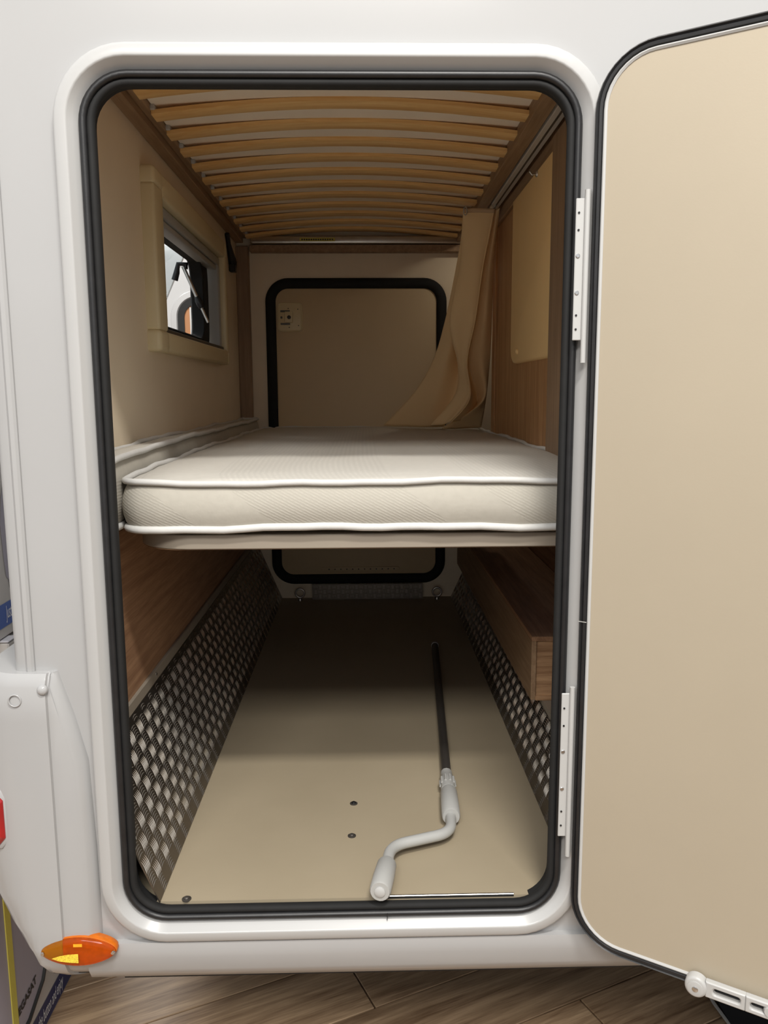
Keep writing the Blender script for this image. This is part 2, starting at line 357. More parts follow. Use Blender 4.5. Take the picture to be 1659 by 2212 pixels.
# rear bumper corner
bp = thing('rear_bumper', (-0.6, 0.0, -0.12), 'white moulded rear bumper corner beside the hatch, above the amber lamp', 'bumper')
zs = [0.440, 0.434, 0.420, 0.36, 0.28, 0.20, 0.12, 0.04, -0.02, -0.06, -0.09, -0.112, -0.130, -0.141, -0.149]
def b_right(z):      # right hand outline of the raised panel
    if z > 0.30: return -0.520+(0.434-z)*0.30
    if z > 0.1: return -0.4798+(0.30-z)*0.03
    return -0.4738
def b_left(z):       # how far the corner bulges
    if z > 0.36: return -0.66-0.03*(1-((z-0.36)/0.08)**2)
    if z > 0.12: return -0.69
    k = (0.12-z)/0.269; return -0.69+0.158*k**2.0
rings = []
for z in zs:
    tuck = 0.0 if z > -0.06 else 0.058*((-0.06-z)/0.089)**2.6
    top = 0.012*max(0, (z-0.425)/0.015)
    xr, xl = b_right(z), b_left(z); fy = YW-0.022+tuck+top
    ring = [(xr, YW+0.03+tuck), (xr, YW-0.001+tuck), (xr-0.004, YW-0.009+tuck), (xr-0.012, fy+0.006), (xr-0.018, fy+0.001), (-0.530, fy), (-0.533, fy), (-0.5345, fy-0.006), (-0.540, fy-0.0065), (-0.56, fy-0.006)]
    ring = ring[:5]+[(max(q[0], xl+0.014-0.001*i), q[1]) for i, q in enumerate(ring[5:])]
    c = (min(ring[-1][0]-0.001, max(-0.575, xl+0.006)), fy+0.075)
    for k in range(0, 10):
        an = R(90+90*k/9); rx = abs(xl-c[0]); ring.append((c[0]+rx*math.cos(an), c[1]-0.08*math.sin(an)))
    ring += [(xl, 0.5), (xl+0.09, 0.5)]
    rings.append([(a, b, z) for a, b in ring])
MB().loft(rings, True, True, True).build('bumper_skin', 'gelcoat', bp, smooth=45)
mb = MB(); disc(mb, (-0.538, YW-0.026, 0.416), (0, -1, 0.1), 0.0085, 0.006, 20, 0.002); mb.build('screw_cover', 'gelcoat', bp, smooth=60)
mb = MB(); rg = [(-0.585+0.010*math.cos(R(18*k)), YW-0.0278, 0.398+0.010*math.sin(R(18*k))) for k in range(20)]
mb.tube(rg, 0.0013, 8, closed=True); mb.build('dimple_rim', 'gelcoat', bp, smooth=60)
# red reflector in the bumper corner
rf = thing('rear_reflector', (-0.66, YW, 0.15), 'red octagonal rear reflector at the left edge of the white bumper', 'reflector')
oct_ = lambda s, yy: [(-0.652+sx*s*0.5, yy, 0.185+sz*s) for sx, sz in ((-1.2, 0.048), (1, 0.048), (1.6, 0.034), (1.6, -0.034), (1, -0.048), (-1.2, -0.048)) for sx, sz in [(sx*0.04, sz)]]
MB().loft([oct_(1.0, -0.06), oct_(1.0, -0.124), oct_(0.85, -0.130)], True, True, True).build('lens', 'red', rf, bevel=0.001)
MB().loft([oct_(1.18, -0.06), oct_(1.18, -0.119), oct_(1.03, -0.1225)], True, True, True).build('lens_surround', 'gelcoat', rf, bevel=0.002)

# amber marker lamp
ml = thing('marker_lamp', (-0.516, YW-0.01, -0.10), 'amber oval side marker lamp with two screws on the bumper', 'lamp')
LC = Vector((-0.5085, YW-0.0225, -0.0620)); LA, LB = 0.066, 0.027
def lens(sc, yy, n=40, pw=1.35):
    o = []
    for k in range(n):
        an = 2*math.pi*k/n; c_, s_ = math.cos(an), math.sin(an)
        xx = LA*sc*c_; zz = LB*sc*math.copysign(abs(s_)**pw, s_) if False else LB*sc*s_*(1-0.18*c_*c_)
        o.append((LC.x+xx, LC.y+yy, LC.z+zz))
    return o
M['amber_dark'] = plain('dark_amber_housing', (0.55, 0.13, 0.004), 0.35, var=0.15, nscale=90)
MB().loft([lens(0.97, 0.014), lens(1.0, 0.008), lens(1.0, -0.0015), lens(0.95, -0.004)], True, True, True).build('lamp_base', 'amber_dark', ml, smooth=50)
MB().loft([lens(0.985, -0.0035), lens(0.97, -0.0065), lens(0.88, -0.0095), lens(0.65, -0.0115), lens(0.2, -0.0125)], True, True, True).build('lens', 'amber', ml, smooth=60)
zr = [(a+0.008, b+0.0145) for a, b in ((-0.560, -0.0835), (-0.548, -0.0795), (-0.532, -0.0765), (-0.5145, -0.0755), (-0.5145, -0.0925), (-0.530, -0.0915), (-0.548, -0.0885))]
MB().prism([(a, LC.y-0.0122, b) for a, b in zr], (0, -0.0008, 0)).build('prism_reflector', 'amber_hi', ml)
MB().prism([(a, LC.y-0.0112, b) for a, b in ((-0.514, -0.043), (-0.499, -0.043), (-0.499, -0.048), (-0.514, -0.048))], (0, -0.001, 0)).build('clear_prism', 'amber_in', ml)
for sx in (-1, 1):
    mb = MB(); disc(mb, (LC.x+sx*0.0605, LC.y-0.0045, LC.z-0.001), (0, -1, 0), 0.0036, 0.0055, 14); mb.build('screw', 'chrome', ml)

# ================================================================== garage shell
gf = tag(MB().box(-0.55, 0.66, -0.083, D+0.01, -0.03, 0.0).build('floor', 'vinyl'), 'beige embossed garage floor inside the vehicle', 'floor', kind='structure')
tag(MB().box(0.03, 0.262, -0.0835, -0.0790, -0.004, 0.0025, 0.001, 1).build('trim_2', 'alu'), 'thin bright metal sill strip at the front of the garage floor', 'sill strip', kind='structure')
wl = MB(); holed(wl, -0.56, XL, YW+0.04, D+0.05, -0.02, 1.62)
tag(wl.build('wall_left', 'cream'), 'cream laminate bunk wall with the small window', 'wall', kind='structure')
tag(MB().box(-0.56, 0.9, D, D+0.05, -0.02, 1.75).build('wall_back', 'cream'), 'cream far wall around the second hatch', 'wall', kind='structure')
tag(MB().box(-0.55, 0.6, YW+0.05, D, 1.68, 1.70).build('ceiling', 'cream'), 'cream ceiling panel above the upper bunk', 'ceiling', kind='structure')
mb = MB(); lo_ = [(-0.476+0.866*k/16, 1.5445+0.0195*math.sin(math.pi*k/16)) for k in range(17)]
mb.prism([(a, YW+0.06, b) for a, b in lo_]+[(0.39, YW+0.06, 1.64), (-0.476, YW+0.06, 1.64)], (0, D-0.04-YW-0.06, 0))
tag(mb.build('mattress', 'ticking', smooth=60), 'pale mattress underside seen between the slats of the upper bunk', 'mattress')
wr = thing('wall_right', (0.50, 0.8, 0.60), 'oak veneer partition on the right of the lower bunk', 'wall', kind='structure')
MB().box(XR, 0.50, -0.05, 1.56, 0.60, 1.575).build('veneer_panel', 'oak_z', wr)
MB().box(XR-0.004, XR+0.004, 1.50, 1.563, 0.60, 1.52, 0.002, 1).build('end_strip', 'oak_z', wr)
MB().box(XR-0.020, XR+0.004, 0.0, 0.588, 0.72, 1.50, 0.003, 1).build('post', 'grey_oak_z', wr)
MB().box(XR-0.012, XR+0.004, 0.0, 1.56, 1.470, 1.508, 0.002, 1).build('top_rail', 'grey_oak_y', wr)
tag(MB().box(0.62, 0.66, YW+0.05, D, -0.02, 0.62).build('wall_right', 'oak_y'), 'dark wood side wall below the bunk behind the ledge', 'wall', kind='structure')
M['passage'] = plain('shade_brown_passage', lin((84, 58, 40)), 0.7)  # wall colour darkened so the gap beside the curtain looks shaded
tag(MB().box(0.60, 0.65, 1.5, D, 0.6, 1.6).build('wall_right', 'passage'), 'passage wall coloured dark for shade behind the beige curtain', 'wall', kind='structure')
# corner post and header
tag(MB().box(XL, -0.477, D-0.03, D, 0.70, 1.50, 0.003, 1).build('trim_3', 'grey_oak_z'), 'brown wooden corner post between cream wall and far wall', 'post', kind='structure')
tag(MB().box(XL+0.06, 0.47, D-0.045, D, 1.475, 1.503, 0.002, 1).build('trim_4', 'grey_oak_y'), 'brown wooden cross rail above the far hatch', 'rail', kind='structure')
# wood panel under the bunk, left, with pale cap strip
wp = thing('trim_5', (-0.5, 1.0, 0.24), 'brown oak side panel under the bunk with a pale cap strip', 'panel', kind='structure')
MB().box(XL, -0.487, YW+0.05, D, 0.25, 0.632).build('panel', 'oak_y', wp)
MB().box(XL, -0.4805, YW+0.05, D, 0.253, 0.279, 0.0015, 1).build('cap_strip', 'board_edge', wp)
for yy in (0.35, 0.95, 1.5):
    mb = MB(); disc(mb, (-0.4805, yy, 0.268), (1, 0, 0), 0.004, 0.0015, 12); mb.build('screw', 'chrome', wp)

# ================================================================== tread plates
def tread(name, a, b, y0, y1, label, pitch=0.029, nrm=None):
    """plate between line a (foot) and b (top) in the XZ plane, running along depth"""
    a, b = Vector((a[0], 0, a[1])), Vector((b[0], 0, b[1])); vdir = (b-a); L = vdir.length; vdir.normalize()
    nr = Vector((-vdir.z, 0, vdir.x));
    if nr.dot(nrm) < 0: nr = -nr
    t = thing(name, ((a.x+b.x)/2, (y0+y1)/2, 0.0), label, 'tread plate')
    MB().prism([a+Vector((0, y0, 0)), b+Vector((0, y0, 0)), b-nr*0.002+Vector((0, y0, 0)), a-nr*0.002+Vector((0, y0, 0))], (0, y1-y0, 0)).build('sheet', 'tread', t)
    mb = MB(); ud = Vector((0, 1, 0)); rows = int(L/pitch)+1; cols = int((y1-y0)/pitch)
    for i in range(cols):
        for j in range(rows):
            cu, cv = (i+0.5)*pitch, (j+0.4)*pitch
            e1, e2 = (ud, vdir) if (i+j) % 2 else (vdir, ud)
            c = a+Vector((0, y0, 0))+ud*cu+vdir*cv
            for k in range(5):
                q = c+e2*((k-2)*pitch*0.19); vs = []
                Lb = pitch*0.47
                for s_ in (-1, -0.55, 0, 0.55, 1):
                    wd = 0.00115*(1-abs(s_)**3*0.9); hh = 0.0014*(1-s_*s_*0.97); bow = e2*(0.0028*(1-s_*s_))
                    mid = q+e1*(Lb*s_)+bow
                    vs += [mid-e2*wd, mid+nr*hh, mid+e2*wd]
                ok = all(0 <= (Vector(w)-a).dot(vdir) <= L for w in (vs[1], vs[7], vs[13]))
                if ok:
                    mb.add(vs, [f for z in range(4) for f in ((z*3, z*3+1, z*3+4, z*3+3), (z*3+1, z*3+2, z*3+5, z*3+4))])
    o = mb.build('raised_bars', 'tread_bar', t, smooth=70, recalc=False); tag(o, kind='stuff')
    return t
tread('tread_plate', (-0.374, 0.001), (-0.4795, 0.254), -0.086, D-0.005, 'patterned aluminium tread plate sloping along the left of the garage floor', nrm=Vector((1, 0, 0.4)))
tread('tread_plate', (0.374, 0.001), (0.437, 0.141), -0.05, D-0.005, 'patterned aluminium tread plate along the right, under the wooden box', nrm=Vector((-1, 0, 0.4)))
tag(MB().box(0.43, 0.62, -0.05, D, 0.135, 0.149).build('trim_6', 'board_edge'), 'pale ledge strip on top of the right tread plate', 'ledge', kind='structure')
def tread_back():
    t = thing('tread_strip', (0.0, D-0.02, 0.0), 'short tread plate strip at the foot of the far hatch', 'tread plate')
    MB().box(-0.24, 0.246, D-0.034, D-0.030, 0.0, 0.068).build('sheet', 'tread', t)
    mb = MB(); pit = 0.02
    for i in range(24):
        for j in range(3):
            c = Vector((-0.235+(i+0.5)*pit, D-0.034, 0.004+(j+0.5)*pit))
            e1, e2 = (Vector((1, 0, 0)), Vector((0, 0, 1))) if (i+j) % 2 else (Vector((0, 0, 1)), Vector((1, 0, 0)))
            for k in range(3):
                q = c+e2*((k-1)*0.006); vs = []
                for s_ in (-1, 0, 1):
                    wd = 0.0016*(1-abs(s_)*0.9); m_ = q+e1*(0.008*s_); vs += [m_-e2*wd, m_+Vector((0, -0.001*(1-abs(s_)), 0)), m_+e2*wd]
                mb.add(vs, [f for z in range(2) for f in ((z*3, z*3+1, z*3+4, z*3+3), (z*3+1, z*3+2, z*3+5, z*3+4))])
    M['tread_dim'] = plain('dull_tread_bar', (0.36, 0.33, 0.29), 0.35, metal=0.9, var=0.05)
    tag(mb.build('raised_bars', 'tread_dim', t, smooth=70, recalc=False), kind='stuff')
tread_back()

# ================================================================== far hatch
d2 = thing('door_2', (-0.03, D, 0.06), 'closed beige hatch in the far wall with thick black seal', 'hatch', kind='structure')
RC2 = (-0.373, 0.305, 0.108, 1.333, 0.055)
mb = MB(); sweep(mb, RC2, [(-0.004, D-0.004), (0.002, D-0.018), (0.015, D-0.024), (0.030, D-0.022), (0.041, D-0.014), (0.042, D+0.001), (0.0, D+0.001)]); mb.build('seal', 'rubber_matt', d2, smooth=60)
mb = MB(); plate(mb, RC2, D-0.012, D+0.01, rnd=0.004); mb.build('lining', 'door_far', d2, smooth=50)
lk = MB(); plate(lk, (-0.362, -0.262, 1.158, 1.272, 0.014), D-0.019, D-0.010, rnd=0.004); lk = lk.build('lock_plate', 'cream_plastic', d2, smooth=50)
lr = MB(); sweep(lr, (-0.362, -0.262, 1.158, 1.272, 0.014), [(0.003, D-0.011), (0.003, D-0.019), (0.0, D-0.0215), (-0.004, D-0.019), (-0.004, D-0.011)]); lr.build('lock_rim', 'cream_plastic', lk, smooth=50)
for zz in (1.188, 1.24):
    MB().box(-0.352, -0.312, D-0.0215, D-0.018, zz-0.005, zz+0.003, 0.001, 1).build('lock_slot', 'dark_steel', lk)
MB().box(-0.335, -0.300, D-0.023, D-0.018, 1.192, 1.238, 0.004, 2).build('latch_body', 'cream_plastic', lk)
mb = MB(); disc(mb, (-0.316, D-0.022, 1.214), (0, -1, 0), 0.008, 0.003, 14); mb.build('latch_spindle', 'black_plastic', lk)
MB().box(-0.352, -0.344, D-0.0215, D-0.018, 1.209, 1.218, 0.001, 1).build('latch_bolt', 'dark_steel', lk)
for xx, zz in ((-0.319, 1.25), (-0.279, 1.247), (-0.277, 1.18), (-0.316, 1.173)):
    mb = MB(); disc(mb, (xx, D-0.019, zz), (0, -1, 0), 0.0025, 0.001, 8); mb.build('screw', 'dark_steel', lk)
st = MB(); plate(st, (-0.20, 0.145, 0.122, 0.142, 0.008), D-0.018, D-0.011, rnd=0.002); st = st.build('hinge_strip', 'door_far', d2, smooth=50)
for k in range(12):
    mb = MB(); disc(mb, (-0.165+k*0.026, D-0.018, 0.132), (0, -1, 0), 0.003, 0.0012, 8); mb.build('screw', 'dark_steel', st)
# lashing eyes
for sx, lab in ((-0.292, 'steel lashing eye on the floor left of the tread strip'), (0.308, 'steel lashing eye on the floor right of the tread strip')):
    e = thing('lashing_eye', (sx, 2.0, 0.0), lab, 'lashing eye')
    MB().tube([(sx+0.019*math.cos(R(15*k)), 2.0, 0.034+0.019*math.sin(R(15*k))) for k in range(24)], 0.0042, 10, closed=True).build('ring', 'alu', e, smooth=60)
    mb = MB(); disc(mb, (sx, 2.0, 0.0), (0, 0, 1), 0.010, 0.012, 14); mb.build('base', 'alu', e, smooth=40)

# ================================================================== lower bunk: board and mattresses
rc = [(-0.40, 0.055)]
bb = [(0.462, 0.052)]
for k in range(9):
    an = R(90*k/8); bb.append((-0.325-0.115*math.sin(an), 0.167-0.115*math.cos(an)))
bb += [(-0.475, 0.30), (-0.475, 2.04), (0.462, 2.04)]
M['ply'] = plain('bounce_cut_brown_ply', lin((120, 90, 62)), 0.7, var=0.1)
bd = thing('bed_board', (0, 1.0, 0.614), 'pale grey bunk board with a rounded front corner under the mattress', 'bed board')
MB().prism([(a, b, 0.6145) for a, b in bb], (0, 0, 0.0275)).build('board', 'board_edge', bd, bevel=0.002)
MB().prism([(a, max(b, 0.056)+0.001 if a > -0.4 else b+0.004, 0.613) for a, b in bb], (0, 0, 0.0014)).build('underside', 'ply', bd)  # unseen underside coloured dark to cut bounce light below the bunk
#('pale grey bunk board with a rounded front corner under the mattress', 'bed board')
def mattress(name, x0, x1, y0, y1, z0, z1, label, rad, drop, seed):
    rnd = random.Random(seed); t = thing(name, ((x0+x1)/2, (y0+y1)/2, z0), label, 'mattress')
    ph = [rnd.uniform(0, 6.3) for _ in range(6)]
    wav = lambda s: 0.0035*math.sin(s*9+ph[0])+0.0025*math.sin(s*21+ph[1])+0.0015*math.sin(s*47+ph[2])
    lp = rrect(x0, x1, y0, y1, rad, 8); P = []                    # dense outline
    for i in range(len(lp)):
        a, b = Vector(lp[i]), Vector(lp[(i+1) % len(lp)]); k = max(1, int((b-a).length/0.035))
        for j in range(k): P.append(a+(b-a)*j/k)
    n = len(P)
    def nrm(i):
        d = (P[(i+1) % n]-P[i-1]).normalized(); return Vector((d.y, -d.x))
    NR = [nrm(i) for i in range(n)]; s_ = [0]
    for i in range(1, n): s_.append(s_[-1]+(P[i]-P[i-1]).length)
    zt = lambda q: z1-drop*math.exp(-max(0, q.y-y0)/0.16)
    ring = lambda o, z, top=True: [(P[i].x+NR[i].x*(o+wav(s_[i])*0.4), P[i].y+NR[i].y*(o+wav(s_[i])*0.4), (zt(P[i]) if top else z0)+z+wav(s_[i]+(0 if top else 3))*0.55) for i in range(n)]
    hgt = z1-z0
    sd = [ring(-0.004, 0.004, False), ring(0.004, 0.018, False)]
    sd += [[(a[0]*(1-k)+b[0]*k+NR[i].x*0.006*math.sin(k*math.pi), a[1]*(1-k)+b[1]*k+NR[i].y*0.006*math.sin(k*math.pi), a[2]*(1-k)+b[2]*k) for i, (a, b) in enumerate(zip(ring(0.004, 0.018, False), ring(0.004, -0.018)))] for k in (0.25, 0.5, 0.75)]
    sd += [ring(0.004, -0.018), ring(-0.004, -0.003)]
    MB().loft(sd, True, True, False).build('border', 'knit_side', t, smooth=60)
    # top: grid filled by shrinking rings
    c = Vector(((x0+x1)/2, (y0+y1)/2)); rings = [ring(-0.004, -0.003)]
    hw = (x1-x0)/2
    for q in (0.012, 0.03, 0.06, 0.1, 0.16, 0.24, 0.34):
        if q > hw*0.85: break
        rr_ = []
        for i in range(n):
            sx = (hw-q)/hw; sy = ((y1-y0)/2-q)/((y1-y0)/2); X_ = c.x+(P[i].x-c.x)*sx; Y_ = c.y+(P[i].y-c.y)*sy
            rr_.append((X_, Y_, zt(Vector((X_, Y_)))+0.006*min(1, q/0.06)+0.0012*math.sin(X_*23+ph[3])*math.sin(Y_*17+ph[4])))
        rings.append(rr_)
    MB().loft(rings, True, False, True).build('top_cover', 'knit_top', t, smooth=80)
    MB().tube(ring(0.002, 0.0), 0.0062, 8, closed=True).build('top_piping', 'piping', t, smooth=80)
    MB().tube(ring(0.001, 0.006, False), 0.0072, 8, closed=True).build('bottom_piping', 'piping', t, smooth=80)
    return t
mattress('mattress', -0.440, 0.462, 0.040, 2.03, 0.650, 0.752, 'large ivory knit mattress with white piping on the lower bunk', 0.035, 0.012, 3)
mattress('mattress', -0.520, -0.461, 0.022, 2.02, 0.652, 0.790, 'narrow ivory mattress strip wedged between wall and large mattress', 0.012, 0.016, 8)

# ================================================================== upper bunk: slatted base
sl = thing('slatted_base', (0, 1.0, 1.5), 'upper bunk slatted frame of arched birch slats seen from below', 'bed frame')
MB().box(XL, -0.497, YW+0.05, D-0.03, 1.512, 1.575, 0.002, 1).build('side_rail', 'grey_oak_y', sl)
MB().box(-0.497, -0.478, YW+0.05, D-0.03, 1.530, 1.575, 0.002, 1).build('inner_rail', 'grey_oak_y', sl)
MB().box(0.380, 0.418, YW+0.05, D-0.03, 1.512, 1.575, 0.002, 1).build('side_rail', 'grey_oak_y', sl)
SX0, SX1, SW, ST = -0.478, 0.392, 0.053, 0.009
mb = MB(); rings = []
for k in range(17):
    s_ = k/16; xx = SX0+(SX1-SX0)*s_; zz = 1.525+0.030*math.sin(math.pi*s_)**0.9
    rings.append([(xx, 0, zz), (xx, 0.002, zz-0.001), (xx, SW-0.002, zz-0.001), (xx, SW, zz), (xx, SW, zz+ST), (xx, 0, zz+ST)])
mb.loft(rings, True, True, True); base_slat = None
hold = None
for k in range(-4, 11):
    yy = 0.524+0.1425*k
    if base_slat is None:
        q = MB(); q.v = [(a, b+yy, c) for a, b, c in mb.v]; q.f = mb.f; base_slat = q.build('slat', 'birch', sl, smooth=40); by = yy
        h = MB(); h.box(SX0-0.008, SX0+0.010, yy-0.008, yy+SW+0.008, 1.5335, 1.545, 0.003, 2); hold = h.build('slat_holder', 'white_plastic', sl)
        h = MB(); h.box(SX1-0.010, SX1+0.008, yy-0.008, yy+SW+0.008, 1.5335, 1.545, 0.003, 2); hold2 = h.build('slat_holder', 'white_plastic', sl)
    else:
        copy_child(base_slat, sl, (0, yy-by, 0)); copy_child(hold, sl, (0, yy-by, 0)); copy_child(hold2, sl, (0, yy-by, 0))
# end profile of the upper bunk
ep = MB(); rcx = (-0.465, 0.415, 1.505, 1.535, 0.013)
plate(ep, rcx, D-0.06, D-0.03, rnd=0.004); ep = ep.build('end_profile', 'alu', sl, smooth=50)
MB().box(-0.262, -0.118, D-0.0615, D-0.0595, 1.513, 1.527).build('type_label', 'yellow', ep)
mb = MB()
for k in range(14): mb.box(-0.255+k*0.0095, -0.249+k*0.0095, D-0.0625, D-0.061, 1.517, 1.523)
mb.build('label_print', 'print_black', ep)

# warm fill lamp and housing added unseen behind the curtain to lift the bunk
cl = thing('bunk_fill_lamp', (0.53, 1.80, 1.56), 'unseen round fill lamp added in the passage behind the curtain', 'lamp')
mb = MB(); disc(mb, (0.53, 1.80, 1.585), (0, 0, -1), 0.04, 0.018, 24); mb.build('housing', 'white_plastic', cl, smooth=40)
l = bpy.data.lights.new('bunk_fill_light', 'AREA'); l.shape = 'DISK'; l.size = 0.06; l.energy = 0.4; l.color = (1, 0.88, 0.70)
o = bpy.data.objects.new('bunk_fill_light', l); COL.objects.link(o); o.parent = cl; o.location = (0, 0, 0.0)
# curtain track and curtain
tr = thing('curtain_track', (0.44, 0.9, 1.52), 'aluminium curtain track along the right edge of the upper bunk', 'curtain track')
M['track'] = plain('pale_grey_track', (0.66, 0.64, 0.60), 0.4, metal=0.3)
MB().box(0.421, 0.452, YW+0.06, 1.42, 1.508, 1.530, 0.002, 1).build('rail', 'track', tr)
MB().box(0.434, 0.439, YW+0.06, 1.42, 1.5068, 1.5085).build('slot', 'dark_steel', tr)
CC = [
[(0.332, 1.362, 1.502), (0.335, 1.418, 1.441), (0.324, 1.498, 1.331), (0.298, 1.6, 1.165), (0.26, 1.688, 1.018), (0.19, 1.76, 0.896), (0.073, 1.842, 0.768)],
[(0.337, 1.366, 1.502), (0.343, 1.408, 1.44), (0.346, 1.478, 1.328), (0.333, 1.56, 1.162), (0.308, 1.638, 1.016), (0.279, 1.7, 0.895), (0.213, 1.776, 0.764)],
[(0.352, 1.376, 1.504), (0.363, 1.428, 1.443), (0.370, 1.507, 1.333), (0.363, 1.59, 1.164), (0.364, 1.668, 1.016), (0.350, 1.70, 0.895), (0.309, 1.745, 0.766)],
[(0.331, 1.341, 1.499), (0.330, 1.378, 1.434), (0.330, 1.438, 1.322), (0.304, 1.50, 1.146), (0.340, 1.558, 1.003), (0.342, 1.62, 0.895), (0.250, 1.672, 0.774)],
[(0.380, 1.328, 1.497), (0.369, 1.350, 1.43), (0.366, 1.396, 1.318), (0.352, 1.46, 1.154), (0.357, 1.528, 1.012), (0.373, 1.58, 0.895), (0.292, 1.636, 0.778)],
[(0.428, 1.322, 1.494), (0.419, 1.346, 1.428), (0.403, 1.394, 1.316), (0.388, 1.45, 1.153), (0.369, 1.518, 1.011), (0.387, 1.568, 0.878), (0.324, 1.604, 0.790)],
[(0.434, 1.344, 1.498), (0.428, 1.378, 1.438), (0.414, 1.436, 1.325), (0.400, 1.500, 1.16), (0.384, 1.575, 1.015), (0.425, 1.66, 0.877), (0.420, 1.70, 0.796)],
[(0.441, 1.342, 1.497), (0.439, 1.372, 1.434), (0.432, 1.428, 1.322), (0.428, 1.485, 1.156), (0.428, 1.560, 1.013), (0.442, 1.611, 0.869), (0.290, 1.632, 0.764)],
[(0.449, 1.340, 1.50), (0.449, 1.388, 1.436), (0.449, 1.448, 1.324), (0.457, 1.52, 1.158), (0.462, 1.588, 1.013), (0.459, 1.648, 0.877), (0.450, 1.703, 0.764)]]
def cr(P, s):
    n = len(P)-1; i = min(int(s), n-1); u = s-i
    a, b, c, d = P[max(i-1, 0)], P[i], P[i+1], P[min(i+2, n)]
    return 0.5*((2*b)+(c-a)*u+(2*a-5*b+4*c-d)*u*u+(3*b-a-3*c+d)*u**3)
cv = [[Vector(q) for q in c] for c in CC]; NV, NU = 42, 64; grid = []
for iv in range(NV+1):
    row = [cr(c, iv/NV*6) for c in cv]; grid.append([cr(row, iu/NU*8) for iu in range(NU+1)])
cu = thing('curtain', (0.35, 1.6, 0.76), 'beige fabric curtain hanging in folds onto the mattress', 'curtain')
o = MB().loft(grid, False).build('cloth', 'curtain', cu, smooth=80, recalc=False); so = o.modifiers.new('thickness', 'SOLIDIFY'); so.thickness = 0.0025; so.offset = 0
hd = [[cr([g for g in row], 0) for row in [[]]] for _ in []]
tape = [[grid[iv][iu]+Vector((0, -0.004, 0)) for iu in range(24, 42)] for iv in range(0, 3)]
o = MB().loft(tape, False).build('header_tape', 'piping', cu, smooth=80, recalc=False); so = o.modifiers.new('thickness', 'SOLIDIFY'); so.thickness = 0.002
M['tape'] = plain('beige_header_tape', lin((205, 175, 140)), 0.7); o.data.materials[0] = M['tape']
hem = [g[40]+Vector((0, -0.002, 0)) for g in grid]
MB().tube(hem, 0.0022, 6).build('hem', 'curtain', cu, smooth=80)
for hx, hz in ((0.428, 1.512), (0.334, 1.488)):
    MB().tube([(hx+0.006*math.cos(R(30*k)), 1.325, hz+0.013*math.sin(R(30*k))) for k in range(12)], 0.0017, 6, closed=True).build('hook', 'white_plastic', cu, smooth=80)

# padded panel on the partition
pd = thing('padded_panel', (XR-0.01, 0.85, 0.985), 'beige padded panel with rounded corner on the oak partition', 'panel')
fx = lambda a, b, d: (d, a, b)
mb = MB(); plate(mb, (0.30, 1.128, 0.985, 1.62, 0.055), XR-0.016, XR, f=fx, rnd=0.010); o = mb.build('cushion', 'pad', pd, smooth=60)
bmc = bmesh.new(); bmc.from_mesh(o.data); bmesh.ops.bisect_plane(bmc, geom=bmc.verts[:]+bmc.edges[:]+bmc.faces[:], plane_co=(0, 0, 1.469-0.985), plane_no=(0, 0, 1), clear_outer=True); bmc.to_mesh(o.data); bmc.free()
mb = MB(); disc(mb, (XR-0.016, 1.0, 1.018), (-1, 0, 0), 0.0085, 0.005, 18, 0.002); mb.build('button', 'pad', pd, smooth=60)
mb = MB(); disc(mb, (XR-0.016, 0.775, 1.462), (-1, 0, 0), 0.008, 0.004, 16); mb.tube([(XR-0.018, 0.775, 1.462), (XR-0.030, 0.775, 1.460), (XR-0.036, 0.775, 1.468)], 0.0025, 8); mb.build('hook', 'alu', pd, smooth=60)

# ================================================================== wooden box under the bunk, right
bx = thing('wooden_box', (0.50, 1.2, 0.149), 'long oak veneered box on the right under the bunk', 'box')
MB().box(0.404, 0.615, 0.464, D-0.01, 0.155, 0.306).build('body', 'oak_x', bx)
MB().box(0.400, 0.618, 0.457, D-0.01, 0.300, 0.312, 0.001, 1).build('top_board', 'oak_y', bx)
MB().box(0.400, 0.412, 0.457, D-0.01, 0.151, 0.300, 0.001, 1).build('side_board', 'grey_oak_y', bx)
MB().box(0.412, 0.615, 0.457, 0.470, 0.149, 0.161, 0.001, 1).build('bottom_board', 'oak_x', bx)

# ================================================================== window in the left wall
w1 = thing('window_1', (XL, 1.1, 1.0), 'small open bunk window with cream plastic frame and roller blind rails', 'window', kind='structure')
FY0, FY1, FZ0, FZ1, FT = 0.600, 1.600, 1.005, 1.440, 0.040
XF = XL+0.034
for nm, a in (('frame_side', (FY0, FY0+0.085, FZ0+0.05, FZ1-0.04)), ('frame_side', (FY1-0.035, FY1, FZ0+0.04, FZ1-0.04)), ('frame_rail', (FY0+0.085, FY1-0.03, FZ1-0.060, FZ1)), ('frame_rail', (FY0+0.085, FY1-0.03, FZ0, FZ0+0.05))):
    MB().box(XL-0.01, XF-0.002, a[0], a[1], a[2], a[3], 0.008, 3).build(nm, 'cream_plastic', w1, smooth=50)
for a in ((FY0-0.001, FY0+0.090, FZ0-0.002, FZ0+0.052), (FY0-0.001, FY0+0.090, FZ1-0.044, FZ1+0.001), (FY1-0.037, FY1+0.002, FZ0-0.002, FZ0+0.045), (FY1-0.037, FY1+0.002, FZ1-0.062, FZ1+0.001)):
    MB().box(XL-0.01, XF, a[0], a[1], a[2], a[3], 0.012, 4).build('frame_corner', 'cream_plastic', w1, smooth=50)
MB().box(XL-0.030, XL+0.012, FY0+0.085, FY1-0.036, 1.352, 1.378, 0.004, 2).build('blind_bar', 'grey_plastic', w1, smooth=50)
MB().box(XL-0.028, XL+0.006, FY0+0.085, FY1-0.036, 1.333, 1.349, 0.003, 2).build('blind_grip', 'grey_plastic', w1, smooth=50)
